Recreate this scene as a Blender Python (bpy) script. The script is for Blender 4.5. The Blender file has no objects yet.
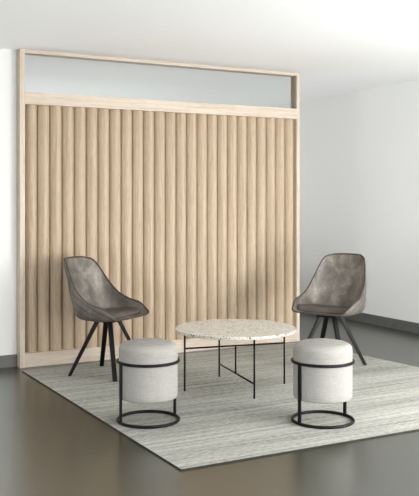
import bpy, bmesh, math, random
from mathutils import Vector, Matrix
random.seed(4)
scene = bpy.context.scene
COL = scene.collection
CAM_H = 1.35
HEAD = math.atan2(449.5, 832.0)      # camera heading to the right of +Y
RUG_T = 0.008

# ------------------------------------------------------------------ helpers
def srgb(r, g, b):
    def f(c):
        c /= 255.0
        return c / 12.92 if c <= 0.04045 else ((c + 0.055) / 1.055) ** 2.4
    return (f(r), f(g), f(b), 1.0)

def link(name, bm, mats, parent=None, loc=(0, 0, 0), smooth=False):
    me = bpy.data.meshes.new(name)
    bmesh.ops.recalc_face_normals(bm, faces=bm.faces)
    bm.to_mesh(me); bm.free()
    if smooth:
        for p in me.polygons: p.use_smooth = True
    for m in (mats if isinstance(mats, (list, tuple)) else [mats]):
        me.materials.append(m)
    o = bpy.data.objects.new(name, me)
    COL.objects.link(o)
    o.location = loc
    if parent: o.parent = parent
    return o

def thing(name, label, cat, loc=(0, 0, 0), rz=0.0, group=None):
    o = bpy.data.objects.new(name, None); COL.objects.link(o)
    o.empty_display_size = 0.1
    o.location = loc; o.rotation_euler = (0, 0, rz)
    o['label'] = label; o['category'] = cat
    if group: o['group'] = group
    return o

def copy_thing(src, loc, rz, label):
    r = src.copy(); COL.objects.link(r)
    r.location = loc; r.rotation_euler = (0, 0, rz); r['label'] = label
    for ch in list(src.children):
        c = ch.copy(); COL.objects.link(c); c.parent = r
        for g in list(ch.children):
            d = g.copy(); COL.objects.link(d); d.parent = c
    return r

def box(bm, x0, x1, y0, y1, z0, z1, bevel=0.0):
    vs = [bm.verts.new((x, y, z)) for x in (x0, x1) for y in (y0, y1) for z in (z0, z1)]
    fs = [(0, 1, 3, 2), (4, 6, 7, 5), (0, 4, 5, 1), (2, 3, 7, 6), (0, 2, 6, 4), (1, 5, 7, 3)]
    faces = [bm.faces.new([vs[i] for i in f]) for f in fs]
    bmesh.ops.recalc_face_normals(bm, faces=faces)
    if bevel:
        ed = list({e for f in faces for e in f.edges})
        bmesh.ops.bevel(bm, geom=ed, offset=bevel, segments=2, profile=0.7, affect='EDGES')

def bar(bm, a, b, w0, w1, d0=None, d1=None, up=(0, 0, 1)):
    """tapered rectangular bar from a to b"""
    a, b = Vector(a), Vector(b)
    d0 = w0 if d0 is None else d0; d1 = w1 if d1 is None else d1
    t = (b - a).normalized()
    s = t.cross(Vector(up))
    if s.length < 1e-4: s = Vector((1, 0, 0))
    s.normalize(); n = s.cross(t).normalized()
    vs = []
    for p, w, d in ((a, w0, d0), (b, w1, d1)):
        for i, j in ((-1, -1), (1, -1), (1, 1), (-1, 1)):
            vs.append(bm.verts.new(p + s * (i * w / 2) + n * (j * d / 2)))
    faces = [bm.faces.new([vs[3], vs[2], vs[1], vs[0]]), bm.faces.new(vs[4:8])]
    for k in range(4):
        faces.append(bm.faces.new([vs[k], vs[(k + 1) % 4], vs[4 + (k + 1) % 4], vs[4 + k]]))
    ed = [e for f in faces for e in f.edges if abs((e.verts[1].co - e.verts[0].co).normalized().dot(t)) > 0.7]
    bmesh.ops.bevel(bm, geom=list(set(ed)), offset=min(w0, w1, d0, d1) * 0.18, segments=2, affect='EDGES')

def tube(bm, pts, r, seg=10, closed=False):
    pts = [Vector(p) for p in pts]; n = len(pts); rings = []
    prev = None
    for i, p in enumerate(pts):
        if closed: t = pts[(i + 1) % n] - pts[i - 1]
        else: t = pts[min(i + 1, n - 1)] - pts[max(i - 1, 0)]
        t.normalize()
        if prev is None:
            u = t.orthogonal().normalized()
        else:
            u = (prev - t * prev.dot(t)).normalized()
        prev = u; v = t.cross(u)
        rings.append([bm.verts.new(p + (u * math.cos(2 * math.pi * k / seg) + v * math.sin(2 * math.pi * k / seg)) * r) for k in range(seg)])
    m = n if closed else n - 1
    for i in range(m):
        A, B = rings[i], rings[(i + 1) % n]
        off = 0
        if closed and i == n - 1:
            off = min(range(seg), key=lambda o: sum((A[k].co - B[(k + o) % seg].co).length for k in range(seg)))
        for k in range(seg):
            bm.faces.new([A[k], A[(k + 1) % seg], B[(k + 1 + off) % seg], B[(k + off) % seg]])
    if not closed:
        bm.faces.new(rings[0][::-1]); bm.faces.new(rings[-1])

def lathe(bm, prof, seg=64, centre=(0, 0)):
    """prof: list of (r, z) from bottom axis to top axis"""
    rings = []
    for r, z in prof:
        if r < 1e-6: rings.append([bm.verts.new((centre[0], centre[1], z))])
        else: rings.append([bm.verts.new((centre[0] + r * math.cos(2 * math.pi * k / seg), centre[1] + r * math.sin(2 * math.pi * k / seg), z)) for k in range(seg)])
    for A, B in zip(rings[:-1], rings[1:]):
        for k in range(seg):
            k2 = (k + 1) % seg
            if len(A) == 1: bm.faces.new([A[0], B[k2], B[k]])
            elif len(B) == 1: bm.faces.new([A[k], A[k2], B[0]])
            else: bm.faces.new([A[k], A[k2], B[k2], B[k]])

def cat(P, n):
    """Catmull-Rom through P (list of tuples), n samples per span"""
    P = [Vector(p) for p in P]
    Q = [2 * P[0] - P[1]] + P + [2 * P[-1] - P[-2]]
    out = []
    for i in range(1, len(Q) - 2):
        a, b, c, d = Q[i - 1:i + 3]
        for k in range(n):
            t = k / n
            out.append(0.5 * ((2 * b) + (c - a) * t + (2 * a - 5 * b + 4 * c - d) * t * t + (3 * b - a - 3 * c + d) * t ** 3))
    out.append(P[-1])
    return out

# ------------------------------------------------------------------ materials
class M:
    def __init__(s, name, rough=0.5, spec=0.5):
        s.m = bpy.data.materials.new(name); s.m.use_nodes = True
        s.t = s.m.node_tree; s.b = s.t.nodes['Principled BSDF']
        s.b.inputs['Roughness'].default_value = rough
        s.b.inputs['Specular IOR Level'].default_value = spec
        s.co = s.t.nodes.new('ShaderNodeTexCoord')
    def n(s, typ, **kw):
        nd = s.t.nodes.new(typ)
        for k, v in kw.items():
            if k in nd.inputs: nd.inputs[k].default_value = v
            else: setattr(nd, k, v)
        return nd
    def l(s, a, b): s.t.links.new(a, b)
    def map(s, scale=(1, 1, 1), rot=(0, 0, 0), loc=(0, 0, 0), src='Object'):
        mp = s.t.nodes.new('ShaderNodeMapping')
        mp.inputs['Scale'].default_value = scale; mp.inputs['Rotation'].default_value = rot; mp.inputs['Location'].default_value = loc
        s.l(s.co.outputs[src], mp.inputs['Vector']); return mp.outputs['Vector']
    def noise(s, vec, scale, detail=4, rough=0.55, dist=0.0):
        nd = s.n('ShaderNodeTexNoise', Scale=scale, Detail=detail, Roughness=rough, Distortion=dist)
        s.l(vec, nd.inputs['Vector']); return nd.outputs['Fac']
    def ramp(s, fac, stops, interp='LINEAR'):
        r = s.t.nodes.new('ShaderNodeValToRGB'); cr = r.color_ramp; cr.interpolation = interp
        while len(cr.elements) > 1: cr.elements.remove(cr.elements[-1])
        cr.elements[0].position = stops[0][0]; cr.elements[0].color = stops[0][1]
        for p, c in stops[1:]:
            e = cr.elements.new(p); e.color = c
        s.l(fac, r.inputs['Fac']); return r.outputs['Color']
    def mix(s, fac, a, b, mode='MIX'):
        mx = s.t.nodes.new('ShaderNodeMix'); mx.data_type = 'RGBA'; mx.blend_type = mode
        for inp, v in ((mx.inputs[0], fac), (mx.inputs[6], a), (mx.inputs[7], b)):
            if hasattr(v, 'links'): s.l(v, inp)
            else: inp.default_value = v
        return mx.outputs[2]
    def bump(s, h, strength, dist=0.01):
        bp = s.n('ShaderNodeBump', Strength=strength, Distance=dist)
        s.l(h, bp.inputs['Height']); s.l(bp.outputs['Normal'], s.b.inputs['Normal'])
    def base(s, c):
        if hasattr(c, 'links'): s.l(c, s.b.inputs['Base Color'])
        else: s.b.inputs['Base Color'].default_value = c

def mat_wood(name, axis, shade=1.0, tint=(196, 167, 133)):
    k = M(name, 0.55, 0.3)
    sc = {'x': (0.9, 22, 22), 'z': (22, 22, 0.9)}[axis]
    v = k.map(sc)
    a = k.noise(v, 2.2, 5, 0.6, 0.4)
    b = k.noise(k.map(tuple(c * 5 for c in sc)), 3.0, 3, 0.6)
    r, g, bl = tint
    c1 = k.ramp(a, [(0.28, srgb(r * .91 * shade, g * .895 * shade, bl * .87 * shade)), (0.5, srgb(r * shade, g * shade, bl * shade)), (0.75, srgb(min(255, r * 1.07 * shade), min(255, g * 1.07 * shade), min(255, bl * 1.08 * shade)))])
    c2 = k.mix(k.ramp(b, [(0.35, (0.3, 0.3, 0.3, 1)), (0.55, (0, 0, 0, 1))]), c1, srgb(r * .70, g * .68, bl * .62))
    k.base(c2); k.bump(b, 0.12, 0.002)
    return k.m

def mat_plain(name, col, rough=0.8, spec=0.3, var=0.03, sc=3.0, bump=0.0, bsc=200):
    k = M(name, rough, spec)
    v = k.map()
    f = k.noise(v, sc, 4)
    lo = tuple(c * (1 - var) for c in col[:3]) + (1,); hi = tuple(min(1, c * (1 + var)) for c in col[:3]) + (1,)
    k.base(k.ramp(f, [(0.3, lo), (0.7, hi)]))
    if bump: k.bump(k.noise(v, bsc, 2), bump, 0.002)
    return k.m

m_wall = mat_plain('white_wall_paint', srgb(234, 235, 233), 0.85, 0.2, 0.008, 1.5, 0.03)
m_wall_l = mat_plain('white_wall_paint_dimmed', srgb(217, 218, 215), 0.85, 0.2, 0.008, 1.5, 0.03)  # same white paint, colour darkened to offset stronger light on this wall
m_ceil = mat_plain('white_ceiling_paint', srgb(243, 244, 244), 0.9, 0.2, 0.006, 1.0)
m_base = mat_plain('grey_skirting', srgb(94, 95, 92), 0.5, 0.4, 0.12, 12)
m_frame_v = mat_wood('oak_upright', 'z', 1.0, (197, 184, 168))
m_frame_h = mat_wood('oak_rail', 'x', 1.0, (197, 184, 168))
m_slat = mat_wood('oak_fluted', 'z', 1.0, (179, 161, 138))
m_black = mat_plain('black_powder_coat', srgb(5, 5, 5), 0.45, 0.2, 0.1, 30)

# polished concrete floor
k = M('polished_concrete', 0.2, 0.5); k.b.inputs['IOR'].default_value = 2.9
v = k.map()
a = k.noise(v, 1.6, 3, 0.5)
c = k.ramp(a, [(0.3, srgb(38, 39, 26)), (0.55, srgb(43, 43, 28)), (0.75, srgb(49, 49, 33))])
k.base(c)
k.b.inputs['Roughness'].default_value = 0.27
m_floor = k.m

# woven rug: streaks run along X
k = M('striated_rug', 1.0, 0.05)
wide = k.noise(k.map((0.22, 2.2, 1)), 1.5, 3, 0.55, 0.3)
thin = k.noise(k.map((0.4, 15, 1)), 2.0, 4, 0.6, 0.3)
fleck = k.noise(k.map((13, 36, 1)), 2.0, 3, 0.7)
half = k.n('ShaderNodeMath', operation='MULTIPLY'); k.l(wide, half.inputs[0]); half.inputs[1].default_value = 0.75
mixv = k.n('ShaderNodeMath', operation='MULTIPLY_ADD'); k.l(thin, mixv.inputs[0]); mixv.inputs[1].default_value = 1.25; k.l(half.outputs[0], mixv.inputs[2])
mix2 = k.n('ShaderNodeMath', operation='MULTIPLY_ADD'); k.l(fleck, mix2.inputs[0]); mix2.inputs[1].default_value = 1.3; k.l(mixv.outputs[0], mix2.inputs[2])
dv = k.n('ShaderNodeMath', operation='DIVIDE'); k.l(mix2.outputs[0], dv.inputs[0]); dv.inputs[1].default_value = 3.3
k.base(k.ramp(dv.outputs[0], [(0.38, srgb(112, 112, 106)), (0.455, srgb(148, 148, 141)), (0.52, srgb(165, 165, 158)), (0.60, srgb(187, 186, 179))]))
k.bump(fleck, 0.8, 0.006)
m_rug = k.m
m_rugedge = mat_plain('rug_binding', srgb(58, 57, 52), 0.95, 0.1, 0.2, 40)

# light woven fabric
k = M('grey_weave', 0.95, 0.1)
f1 = k.noise(k.map((14, 14, 260)), 1.6, 2, 0.6); f2 = k.noise(k.map((260, 260, 14)), 1.6, 2, 0.6)
s_ = k.n('ShaderNodeMath', operation='ADD'); k.l(f1, s_.inputs[0]); k.l(f2, s_.inputs[1])
h_ = k.n('ShaderNodeMath', operation='MULTIPLY'); k.l(s_.outputs[0], h_.inputs[0]); h_.inputs[1].default_value = 0.5
k.base(k.ramp(h_.outputs[0], [(0.35, srgb(138, 136, 131)), (0.5, srgb(149, 147, 142)), (0.65, srgb(159, 157, 152))]))
k.bump(h_.outputs[0], 0.2, 0.002)
m_fabric = k.m

# worn taupe leather
def mat_leather(name, lo, mid, hi, quilt=False, rough=0.5):
    k = M(name, rough, 0.4)
    a = k.noise(k.map((1, 1, 0.7)), 9, 6, 0.65, 0.5); b = k.noise(k.map(), 90, 3, 0.6)
    c = k.ramp(a, [(0.3, lo), (0.5, mid), (0.72, hi)])
    c = k.mix(k.ramp(b, [(0.4, (0.25, 0.25, 0.25, 1)), (0.6, (0, 0, 0, 1))]), c, lo)
    if quilt:
        w = k.n('ShaderNodeTexWave', wave_type='BANDS', bands_direction='X', Scale=7.0, Distortion=0.0)
        k.l(k.map((1, 1, 1), (0, math.radians(64), 0)), w.inputs['Vector'])
        g = k.ramp(w.outputs['Fac'], [(0.0, (0, 0, 0, 1)), (0.12, (0.8, 0.8, 0.8, 1)), (0.5, (1, 1, 1, 1))])
        c = k.mix(k.ramp(w.outputs['Fac'], [(0.0, (0.55, 0.55, 0.55, 1)), (0.1, (0, 0, 0, 1))]), c, srgb(52, 48, 44))
        k.bump(g, 0.6, 0.008)
    else:
        k.bump(b, 0.15, 0.002)
    k.base(c)
    return k.m
m_leather = mat_leather('worn_leather', srgb(74, 69, 63), srgb(106, 100, 92), srgb(150, 143, 134))
m_quilt = mat_leather('stitched_leather', srgb(76, 71, 65), srgb(97, 92, 85), srgb(122, 116, 108), True)
m_cush = mat_leather('dark_leather', srgb(66, 60, 55), srgb(82, 75, 69), srgb(102, 94, 87), False, 0.38)
m_pipe = mat_plain('dark_piping', srgb(66, 61, 56), 0.6, 0.3, 0.1, 40)

# terrazzo
k = M('terrazzo', 0.35, 0.4)
vo = k.n('ShaderNodeTexVoronoi', Scale=70.0, Randomness=1.0); k.l(k.map((1, 1, 1)), vo.inputs['Vector'])
ed = k.n('ShaderNodeTexVoronoi', feature='DISTANCE_TO_EDGE', Scale=70.0, Randomness=1.0); k.l(k.map((1, 1, 1)), ed.inputs['Vector'])
sp = k.n('ShaderNodeSeparateColor'); k.l(vo.outputs['Color'], sp.inputs['Color'])
chip = k.ramp(sp.outputs['Red'], [(0.0, srgb(62, 58, 54)), (0.06, srgb(158, 140, 122)), (0.13, srgb(188, 182, 172)), (0.30, srgb(208, 205, 197)), (0.62, srgb(190, 180, 165)), (0.72, srgb(216, 214, 208)), (0.92, srgb(158, 154, 147))], 'CONSTANT')
k.base(k.mix(k.ramp(ed.outputs['Distance'], [(0.06, (0, 0, 0, 1)), (0.10, (1, 1, 1, 1))]), srgb(206, 202, 193), chip))
m_terr = k.m

# clear transom glass
k = M('clear_glass', 0.02, 0.5)
tr = k.n('ShaderNodeBsdfTransparent'); tr.inputs['Color'].default_value = (0.93, 0.945, 0.94, 1)
gl = k.n('ShaderNodeBsdfGlossy', Roughness=0.02)
fr = k.n('ShaderNodeFresnel', IOR=1.35); mxs = k.n('ShaderNodeMixShader')
k.l(fr.outputs[0], mxs.inputs[0]); k.l(tr.outputs[0], mxs.inputs[1]); k.l(gl.outputs[0], mxs.inputs[2])
k.l(mxs.outputs[0], k.t.nodes['Material Output'].inputs['Surface'])
m_glass = k.m

# ------------------------------------------------------------------ the room
CEIL = 2.567
WX = 5.86          # right wall face
WL = 6.682         # left wall face
def struct(name, b, mat):
    bm = bmesh.new(); box(bm, *b)
    o = link(name, bm, mat); o['kind'] = 'structure'; return o
struct('floor', (-4.5, WX + 0.2, -4.0, 10.6, -0.1, 0.0), m_floor)
struct('ceiling', (-4.5, WX + 0.2, -4.0, 10.6, CEIL, CEIL + 0.1), m_ceil)
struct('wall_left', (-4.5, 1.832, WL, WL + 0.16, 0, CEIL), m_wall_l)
struct('wall_right', (WX, WX + 0.2, -4.0, 10.6, 0, CEIL), m_wall)
struct('wall_back', (-4.5, WX, 10.4, 10.6, 0, CEIL), m_wall)
struct('wall_front', (-4.5, WX, -4.2, -4.0, 0, CEIL), m_wall)
struct('wall_side', (-4.7, -4.5, -4.2, 10.6, 0, CEIL), m_wall)
def skirting(name, b):
    bm = bmesh.new(); box(bm, *b, bevel=0.003)
    o = link(name, bm, m_base); o['kind'] = 'structure'
skirting('baseboard_left', (-4.5, 1.831, WL - 0.014, WL, 0, 0.1))
skirting('baseboard_right', (WX - 0.014, WX, -4.0, 10.4, 0, 0.105))

# ------------------------------------------------------------------ oak partition
PX0, PX1, PY0, PY1, PH = 1.835, 4.545, 6.596, 6.700, 2.565
div = thing('room_divider', 'tall pale oak partition of fluted slats under an open glazed strip', 'room divider', (PX0, PY0, 0))
W = PX1 - PX0; D = PY1 - PY0
def dpart(name, b, mat, bev=0.0025, loc=(0, 0, 0)):
    bm = bmesh.new(); box(bm, *b, bevel=bev); return link(name, bm, mat, div, loc)
dpart('upright', (0, 0.042, 0, D, 0, PH), m_frame_v)
dpart('upright', (W - 0.034, W, 0, D, 0, PH), m_frame_v)
dpart('top_rail', (0.042, W - 0.034, 0, D, PH - 0.029, PH), m_frame_h)
dpart('middle_rail', (0.042, W - 0.034, 0, D, 2.124, 2.222), m_frame_h)
dpart('bottom_rail', (0.042, W - 0.034, 0, D, 0, 0.112), m_frame_h)
bm = bmesh.new()                                     # 25 half-round flutes in one panel
N, sx0, sx1 = 25, 0.056, W - 0.026
p = (sx1 - sx0) / N; SEG = 16
prof = []
for i in range(N):
    for j in range(SEG + 1):
        u = j / SEG; y = 0.078 - 0.052 * math.sin(math.pi * u ** 1.15) ** 0.6
        prof.append((sx0 + p * (i + u), y))
loop = prof + [(sx1, 0.085), (sx0, 0.085)]
lo = [bm.verts.new((x, y, 0.112)) for x, y in loop]; hi = [bm.verts.new((x, y, 2.124)) for x, y in loop]
for i in range(len(loop)):
    j = (i + 1) % len(loop)
    if (lo[i].co - lo[j].co).length > 1e-6:
        bm.faces.new([lo[i], lo[j], hi[j], hi[i]])
bmesh.ops.remove_doubles(bm, verts=bm.verts, dist=1e-5)
link('slat_panel', bm, m_slat, div)
dpart('transom_glass', (0.042, W - 0.034, 0.045, 0.053, 2.222, PH - 0.029), m_glass, 0)

# ------------------------------------------------------------------ rug
bm = bmesh.new()
q = [(1.847, 3.716), (4.80, 3.700), (4.50, 6.495), (1.815, 6.462)]
nx, ny = 60, 60
def quad(u, v):
    a, b, c, d = [Vector((x, y, 0)) for x, y in q]
    return (a * (1 - u) + b * u) * (1 - v) + (d * (1 - u) + c * u) * v
cx, cy = 3.24, 5.09
top = [[None] * (nx + 1) for _ in range(ny + 1)]
for j in range(ny + 1):
    for i in range(nx + 1):
        pt = quad(i / nx, j / ny)
        top[j][i] = bm.verts.new((pt.x - cx, pt.y - cy, RUG_T))
for j in range(ny):
    for i in range(nx):
        bm.faces.new([top[j][i], top[j][i + 1], top[j + 1][i + 1], top[j + 1][i]])
ring = [top[0][i] for i in range(nx)] + [top[j][nx] for j in range(ny)] + [top[ny][i] for i in range(nx, 0, -1)] + [top[j][0] for j in range(ny, 0, -1)]
low = [bm.verts.new((v_.co.x, v_.co.y, 0.0005)) for v_ in ring]
side = []
for i in range(len(ring)):
    j = (i + 1) % len(ring)
    f = bm.faces.new([ring[j], ring[i], low[i], low[j]]); f.material_index = 1
bm.faces.new(low)
rug = link('rug', bm, [m_rug, m_rugedge], None, (cx, cy, 0))
rug['label'] = 'large grey streaky woven rug lying on the polished floor'; rug['category'] = 'rug'

SC = (CAM_H - RUG_T) / CAM_H
def on_rug(x, y): return (x * SC, y * SC, RUG_T)

# ------------------------------------------------------------------ chairs
#        x       z      half width : the rim from the top of the back to the front of the seat
RIM = [(-0.326, 0.884, 0.125), (-0.259, 0.850, 0.183), (-0.154, 0.690, 0.231), (-0.066, 0.603, 0.243), (0.023, 0.558, 0.256), (0.125, 0.532, 0.256), (0.215, 0.480, 0.231)]
MID = [(-0.342, 0.889), (-0.318, 0.800), (-0.248, 0.650), (-0.182, 0.530), (-0.130, 0.448), (0.030, 0.440), (0.245, 0.452)]
def shell_grid(n=7, m=32):
    rim = cat([(x, w, z) for x, z, w in RIM], n); mid = cat([(x, 0, z) for x, z in MID], n)
    rows = []
    for q_, (a, c) in enumerate(zip(rim, mid)):
        row = []; b_ = min(1.0, max(0.0, (q_ / n - 1.6) / 1.6))
        hx = 1.3 + 0.75 * b_; ex = 1.9 + 1.6 * b_
        for i in range(m + 1):
            t = -1 + 2 * i / m; s = abs(t)
            h = 1 - (1 - s) ** hx
            e = s ** ex
            row.append(Vector((c.x + (a.x - c.x) * e, math.copysign(a.y * h, t), c.z + (a.z - c.z) * e)))
        rows.append(row)
    return rows
def make_chair(label, loc, rz):
    t = thing('shell_chair', label, 'chair', loc, rz, 'leather chairs on the rug')
    rows = shell_grid()
    R, C = len(rows), len(rows[0])
    # inner + outer skin
    tmp = bmesh.new()
    g = [[tmp.verts.new(v_) for v_ in r] for r in rows]
    for i in range(R - 1):
        for j in range(C - 1):
            tmp.faces.new([g[i][j], g[i][j + 1], g[i + 1][j + 1], g[i + 1][j]])
    bmesh.ops.recalc_face_normals(tmp, faces=tmp.faces); tmp.normal_update()
    nn = [[g[i][j].normal.copy() for j in range(C)] for i in range(R)]
    c = nn[R // 2][C // 2]
    sgn = 1 if c.z < 0 else -1                       # outward = down / back
    if nn[0][C // 2].x * sgn > 0: sgn = -sgn
    TH = 0.020
    bm = bmesh.new()
    gi = [[bm.verts.new(rows[i][j]) for j in range(C)] for i in range(R)]
    def th(i, j):
        s = abs(-1 + 2 * j / (C - 1)); e = min((1 - s) * 3, 1) * min(i / 5, 1) * min((R - 1 - i) / 5, 1)
        return TH * (0.4 + 0.6 * e)
    go = [[bm.verts.new(rows[i][j] + nn[i][j] * sgn * th(i, j)) for j in range(C)] for i in range(R)]
    for i in range(R - 1):
        for j in range(C - 1):
            bm.faces.new([gi[i][j], gi[i][j + 1], gi[i + 1][j + 1], gi[i + 1][j]])
            f = bm.faces.new([go[i][j], go[i + 1][j], go[i + 1][j + 1], go[i][j + 1]]); f.material_index = 1
    bd = [(0, j) for j in range(C - 1)] + [(i, C - 1) for i in range(R - 1)] + [(R - 1, j) for j in range(C - 1, 0, -1)] + [(i, 0) for i in range(R - 1, 0, -1)]
    for a, b in zip(bd, bd[1:] + bd[:1]):
        f = bm.faces.new([gi[a[0]][a[1]], go[a[0]][a[1]], go[b[0]][b[1]], gi[b[0]][b[1]]]); f.material_index = 1
    tmp.free()
    sh = link('seat_shell', bm, [m_leather, m_quilt], t, smooth=True)
    # piping round the rim
    bm = bmesh.new()
    pts = [rows[i][j] for i, j in bd]
    tube(bm, pts, 0.0058, 8, True)
    link('piping', bm, m_pipe, t, smooth=True)
    # seat cushion
    bm = bmesh.new()
    i0, i1 = 27, R - 4
    A = []
    nc = 22
    for i in range(i0, i1 + 1):
        row = []
        u = (i - i0) / (i1 - i0)
        lim = 0.82 * (math.sin(math.pi * min(max(u, 0.0), 1.0) * 0.5) ** 0.35 if u > 0 else 0.25) * (1 - 0.22 * max(0, (u - 0.75) / 0.25) ** 2)
        lim = max(lim, 0.3)
        for k_ in range(nc + 1):
            tt = (-1 + 2 * k_ / nc)
            fj = (tt * lim + 1) / 2 * (C - 1); j = min(int(fj), C - 2); fr_ = fj - j
            pnt = rows[i][j].lerp(rows[i][j + 1], fr_); nv = nn[i][j].lerp(nn[i][j + 1], fr_) * -sgn
            e = min(1, 4.0 * (1 - abs(tt))) * min(1, u * 5) * min(1, (1 - u) * 6)
            e = math.sqrt(max(e, 0))
            # flatten: the pad fills the bowl
            pad = 0.010 + 0.026 * e
            row.append(pnt + Vector((0, 0, pad)))
        A.append(row)
    up = [[bm.verts.new(v_) for v_ in r] for r in A]
    dn = [[bm.verts.new(v_ - Vector((0, 0, 0.014))) for v_ in r] for r in A]
    n1 = len(A)
    for i in range(n1 - 1):
        for j in range(nc):
            bm.faces.new([up[i][j], up[i][j + 1], up[i + 1][j + 1], up[i + 1][j]])
            bm.faces.new([dn[i][j], dn[i + 1][j], dn[i + 1][j + 1], dn[i][j + 1]])
    bd2 = [(0, j) for j in range(nc)] + [(i, nc) for i in range(n1 - 1)] + [(n1 - 1, j) for j in range(nc, 0, -1)] + [(i, 0) for i in range(n1 - 1, 0, -1)]
    for a, b in zip(bd2, bd2[1:] + bd2[:1]):
        bm.faces.new([up[a[0]][a[1]], dn[a[0]][a[1]], dn[b[0]][b[1]], up[b[0]][b[1]]])
    cu = link('seat_cushion', bm, m_cush, t, smooth=True); cu['label'] = 'darker leather seat cushion'
    # mounting plate and legs
    bm = bmesh.new(); box(bm, -0.085, 0.085, -0.085, 0.085, 0.404, 0.421, 0.004)
    link('mounting_plate', bm, m_black, t)
    for a, b in ((1, 1), (1, -1), (-1, -1), (-1, 1)):
        bm = bmesh.new()
        bar(bm, (a * 0.058, b * 0.058, 0.412), (a * 0.21, b * 0.21, 0.0), 0.036, 0.033, 0.030, 0.028)
        for v_ in bm.verts:
            if v_.co.z < 0.02: v_.co.z = 0.0
        link('leg', bm, m_black, t)
    return t
ch = make_chair('taupe leather shell chair standing close to the fluted partition at left', on_rug(2.384, 6.075), -0.985)
copy_thing(ch, on_rug(4.073, 5.473), -2.643, 'taupe leather shell chair behind the right stool, in front of the bare white wall')

# ------------------------------------------------------------------ stools
def make_stool(label, loc, rz):
    t = thing('pouf_stool', label, 'stool', loc, rz, 'round fabric stools on the rug')
    r = 0.179; z0, z1 = 0.144, 0.492
    prof = [(0, z0), (r - 0.012, z0), (r - 0.004, z0 + 0.003), (r, z0 + 0.012)]
    for i in range(6): prof.append((r, z0 + 0.012 + (0.36 - z0 - 0.012) * (i + 1) / 6))
    rr = 0.055
    for i in range(9):
        a = math.pi / 2 * i / 8
        prof.append((r - rr + rr * math.cos(a) + 0.002 * math.sin(2 * a), z1 - 0.012 - rr * 0.85 + rr * 0.85 * math.sin(a)))
    prof += [(0.09, z1 - 0.005), (0.045, z1 - 0.001), (0, z1)]
    bm = bmesh.new(); lathe(bm, prof, 72)
    link('upholstered_drum', bm, m_fabric, t, smooth=True)
    bm = bmesh.new()
    tube(bm, [(0.1785 * math.cos(2 * math.pi * i / 72), 0.1785 * math.sin(2 * math.pi * i / 72), 0.412) for i in range(72)], 0.0018, 6, True)
    link('piping', bm, m_fabric, t, smooth=True)
    for z, nm in ((0.366, 'support_ring'), (0.0093, 'base_ring')):
        bm = bmesh.new()
        tube(bm, [(0.185 * math.cos(2 * math.pi * i / 80), 0.185 * math.sin(2 * math.pi * i / 80), z) for i in range(80)], 0.0093, 10, True)
        link(nm, bm, m_black, t, smooth=True)
    for a in (0, math.pi):
        bm = bmesh.new()
        box(bm, 0.1805, 0.1905, -0.0115, 0.0115, 0.004, 0.366, 0.0015)
        bmesh.ops.rotate(bm, verts=bm.verts, cent=(0, 0, 0), matrix=Matrix.Rotation(a, 3, 'Z'))
        link('leg', bm, m_black, t)
    return t
# direction of image-left in the world, turned towards the camera by an angle
def toward(ang): return math.pi - HEAD + math.radians(ang)
st = make_stool('light grey fabric drum stool at the left, near the left rug edge', on_rug(2.092, 4.661), toward(32))
copy_thing(st, on_rug(3.027, 4.147), toward(35), 'light grey fabric drum stool at the right, in front of a leather chair')

# ------------------------------------------------------------------ table
tb = thing('coffee_table', 'round white terrazzo coffee table on thin black metal legs', 'table', on_rug(3.018, 5.19))
ZT = 0.428
bm = bmesh.new()
lathe(bm, [(0, ZT - 0.021), (0.426, ZT - 0.021), (0.431, ZT - 0.017), (0.432, ZT - 0.003), (0.429, ZT), (0, ZT)], 96)
link('tabletop', bm, m_terr, tb, smooth=False)
feet = {'FL': (-0.375, 0.066), 'BR': (0.370, -0.071), 'BL': (0.068, 0.364), 'FR': (-0.061, -0.356)}
for nm in feet:
    x, y = feet[nm]; bm = bmesh.new()
    tube(bm, [(x, y, 0), (x, y, 0.2), (x, y, ZT - 0.021)], 0.0068, 12)
    link('leg', bm, m_black, tb, smooth=True)
ZU, ZL = 0.298, 0.098
bm = bmesh.new(); tube(bm, [feet['FL'] + (ZU,), feet['BR'] + (ZU,)], 0.0062, 12); link('stretcher', bm, m_black, tb, smooth=True)
bm = bmesh.new(); tube(bm, [feet['BL'] + (ZL,), feet['FR'] + (ZL,)], 0.0062, 12); link('stretcher', bm, m_black, tb, smooth=True)
bm = bmesh.new(); tube(bm, [(0.001, 0.001, ZL), (0.001, 0.001, ZU)], 0.0062, 12); link('centre_post', bm, m_black, tb, smooth=True)

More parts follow.
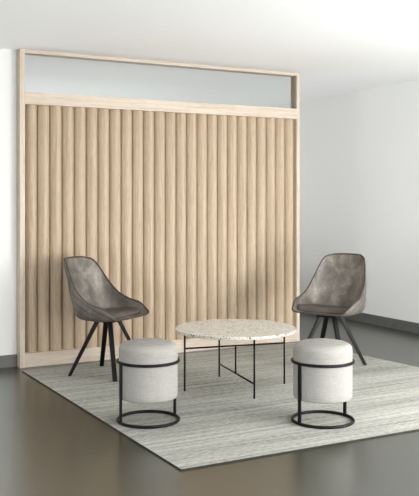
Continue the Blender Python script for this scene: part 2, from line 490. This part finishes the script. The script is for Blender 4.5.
# ------------------------------------------------------------------ light
w = bpy.data.worlds.new('world'); scene.world = w; w.use_nodes = True
bg = w.node_tree.nodes['Background']; bg.inputs[0].default_value = (1.0, 1.0, 1.0, 1); bg.inputs[1].default_value = 0.62
def area(name, loc, target, sx, sy, power, col=(1, 1, 1)):
    L = bpy.data.lights.new(name, 'AREA'); L.shape = 'RECTANGLE'; L.size = sx; L.size_y = sy; L.energy = power; L.color = col
    o = bpy.data.objects.new(name, L); COL.objects.link(o); o.location = loc
    o.rotation_euler = (Vector(target) - Vector(loc)).to_track_quat('-Z', 'Y').to_euler(); return o
area('window_light', (5.4, 1.2, 1.75), (1.9, 6.3, 0.8), 2.2, 1.4, 200, (1.0, 0.99, 0.975))
area('left_fill_light', (-2.8, 1.0, 0.85), (4.0, 5.6, 0.2), 2.6, 1.5, 60, (1.0, 0.995, 0.985))  # unseen fill from the left, added to brighten the right wall
area('front_window_light', (2.8, -3.6, 1.3), (1.6, 6.0, 0.1), 4.0, 2.0, 165, (1.0, 0.995, 0.985))
area('wall_fill', (4.3, 2.4, 0.6), (5.86, 5.3, 0.2), 1.2, 0.9, 78)  # added out of view to lift the low right wall and rug
area('wall_fill', (-1.6, 3.4, 0.6), (0.9, 6.65, 0.2), 1.3, 0.9, 60)  # unseen fill added to brighten the lower left wall
u = area('ceiling_fill', (3.0, 1.3, 0.4), (3.6, 1.3, 2.6), 3.0, 1.4, 126, (0.955, 0.975, 1.0))  # invented bounce source out of view, brightens the ceiling
u.rotation_euler = (math.pi - 0.95, 0, 0)
u = area('back_room_fill', (2.6, 8.9, 0.3), (3.4, 8.9, 2.6), 4.2, 2.2, 66)  # hidden source added behind the partition to light the ceiling beyond the glass
u.rotation_euler = (math.pi, 0, 0)
scene.cycles.caustics_reflective = False

# ------------------------------------------------------------------ camera
cam = bpy.data.cameras.new('camera'); co = bpy.data.objects.new('camera', cam); COL.objects.link(co)
co.location = (0, 0, CAM_H); co.rotation_euler = (math.pi / 2, 0, -HEAD)
cam.sensor_fit = 'AUTO'; cam.sensor_width = 36.0; cam.lens = 832.0 / 496.0 * 36.0
cam.shift_x = 0.0; cam.shift_y = -48.0 / 496.0
cam.clip_start = 0.05; cam.clip_end = 60
scene.camera = co
scene.view_settings.view_transform = 'Standard'
scene.view_settings.look = 'None'
scene.view_settings.exposure = -0.12
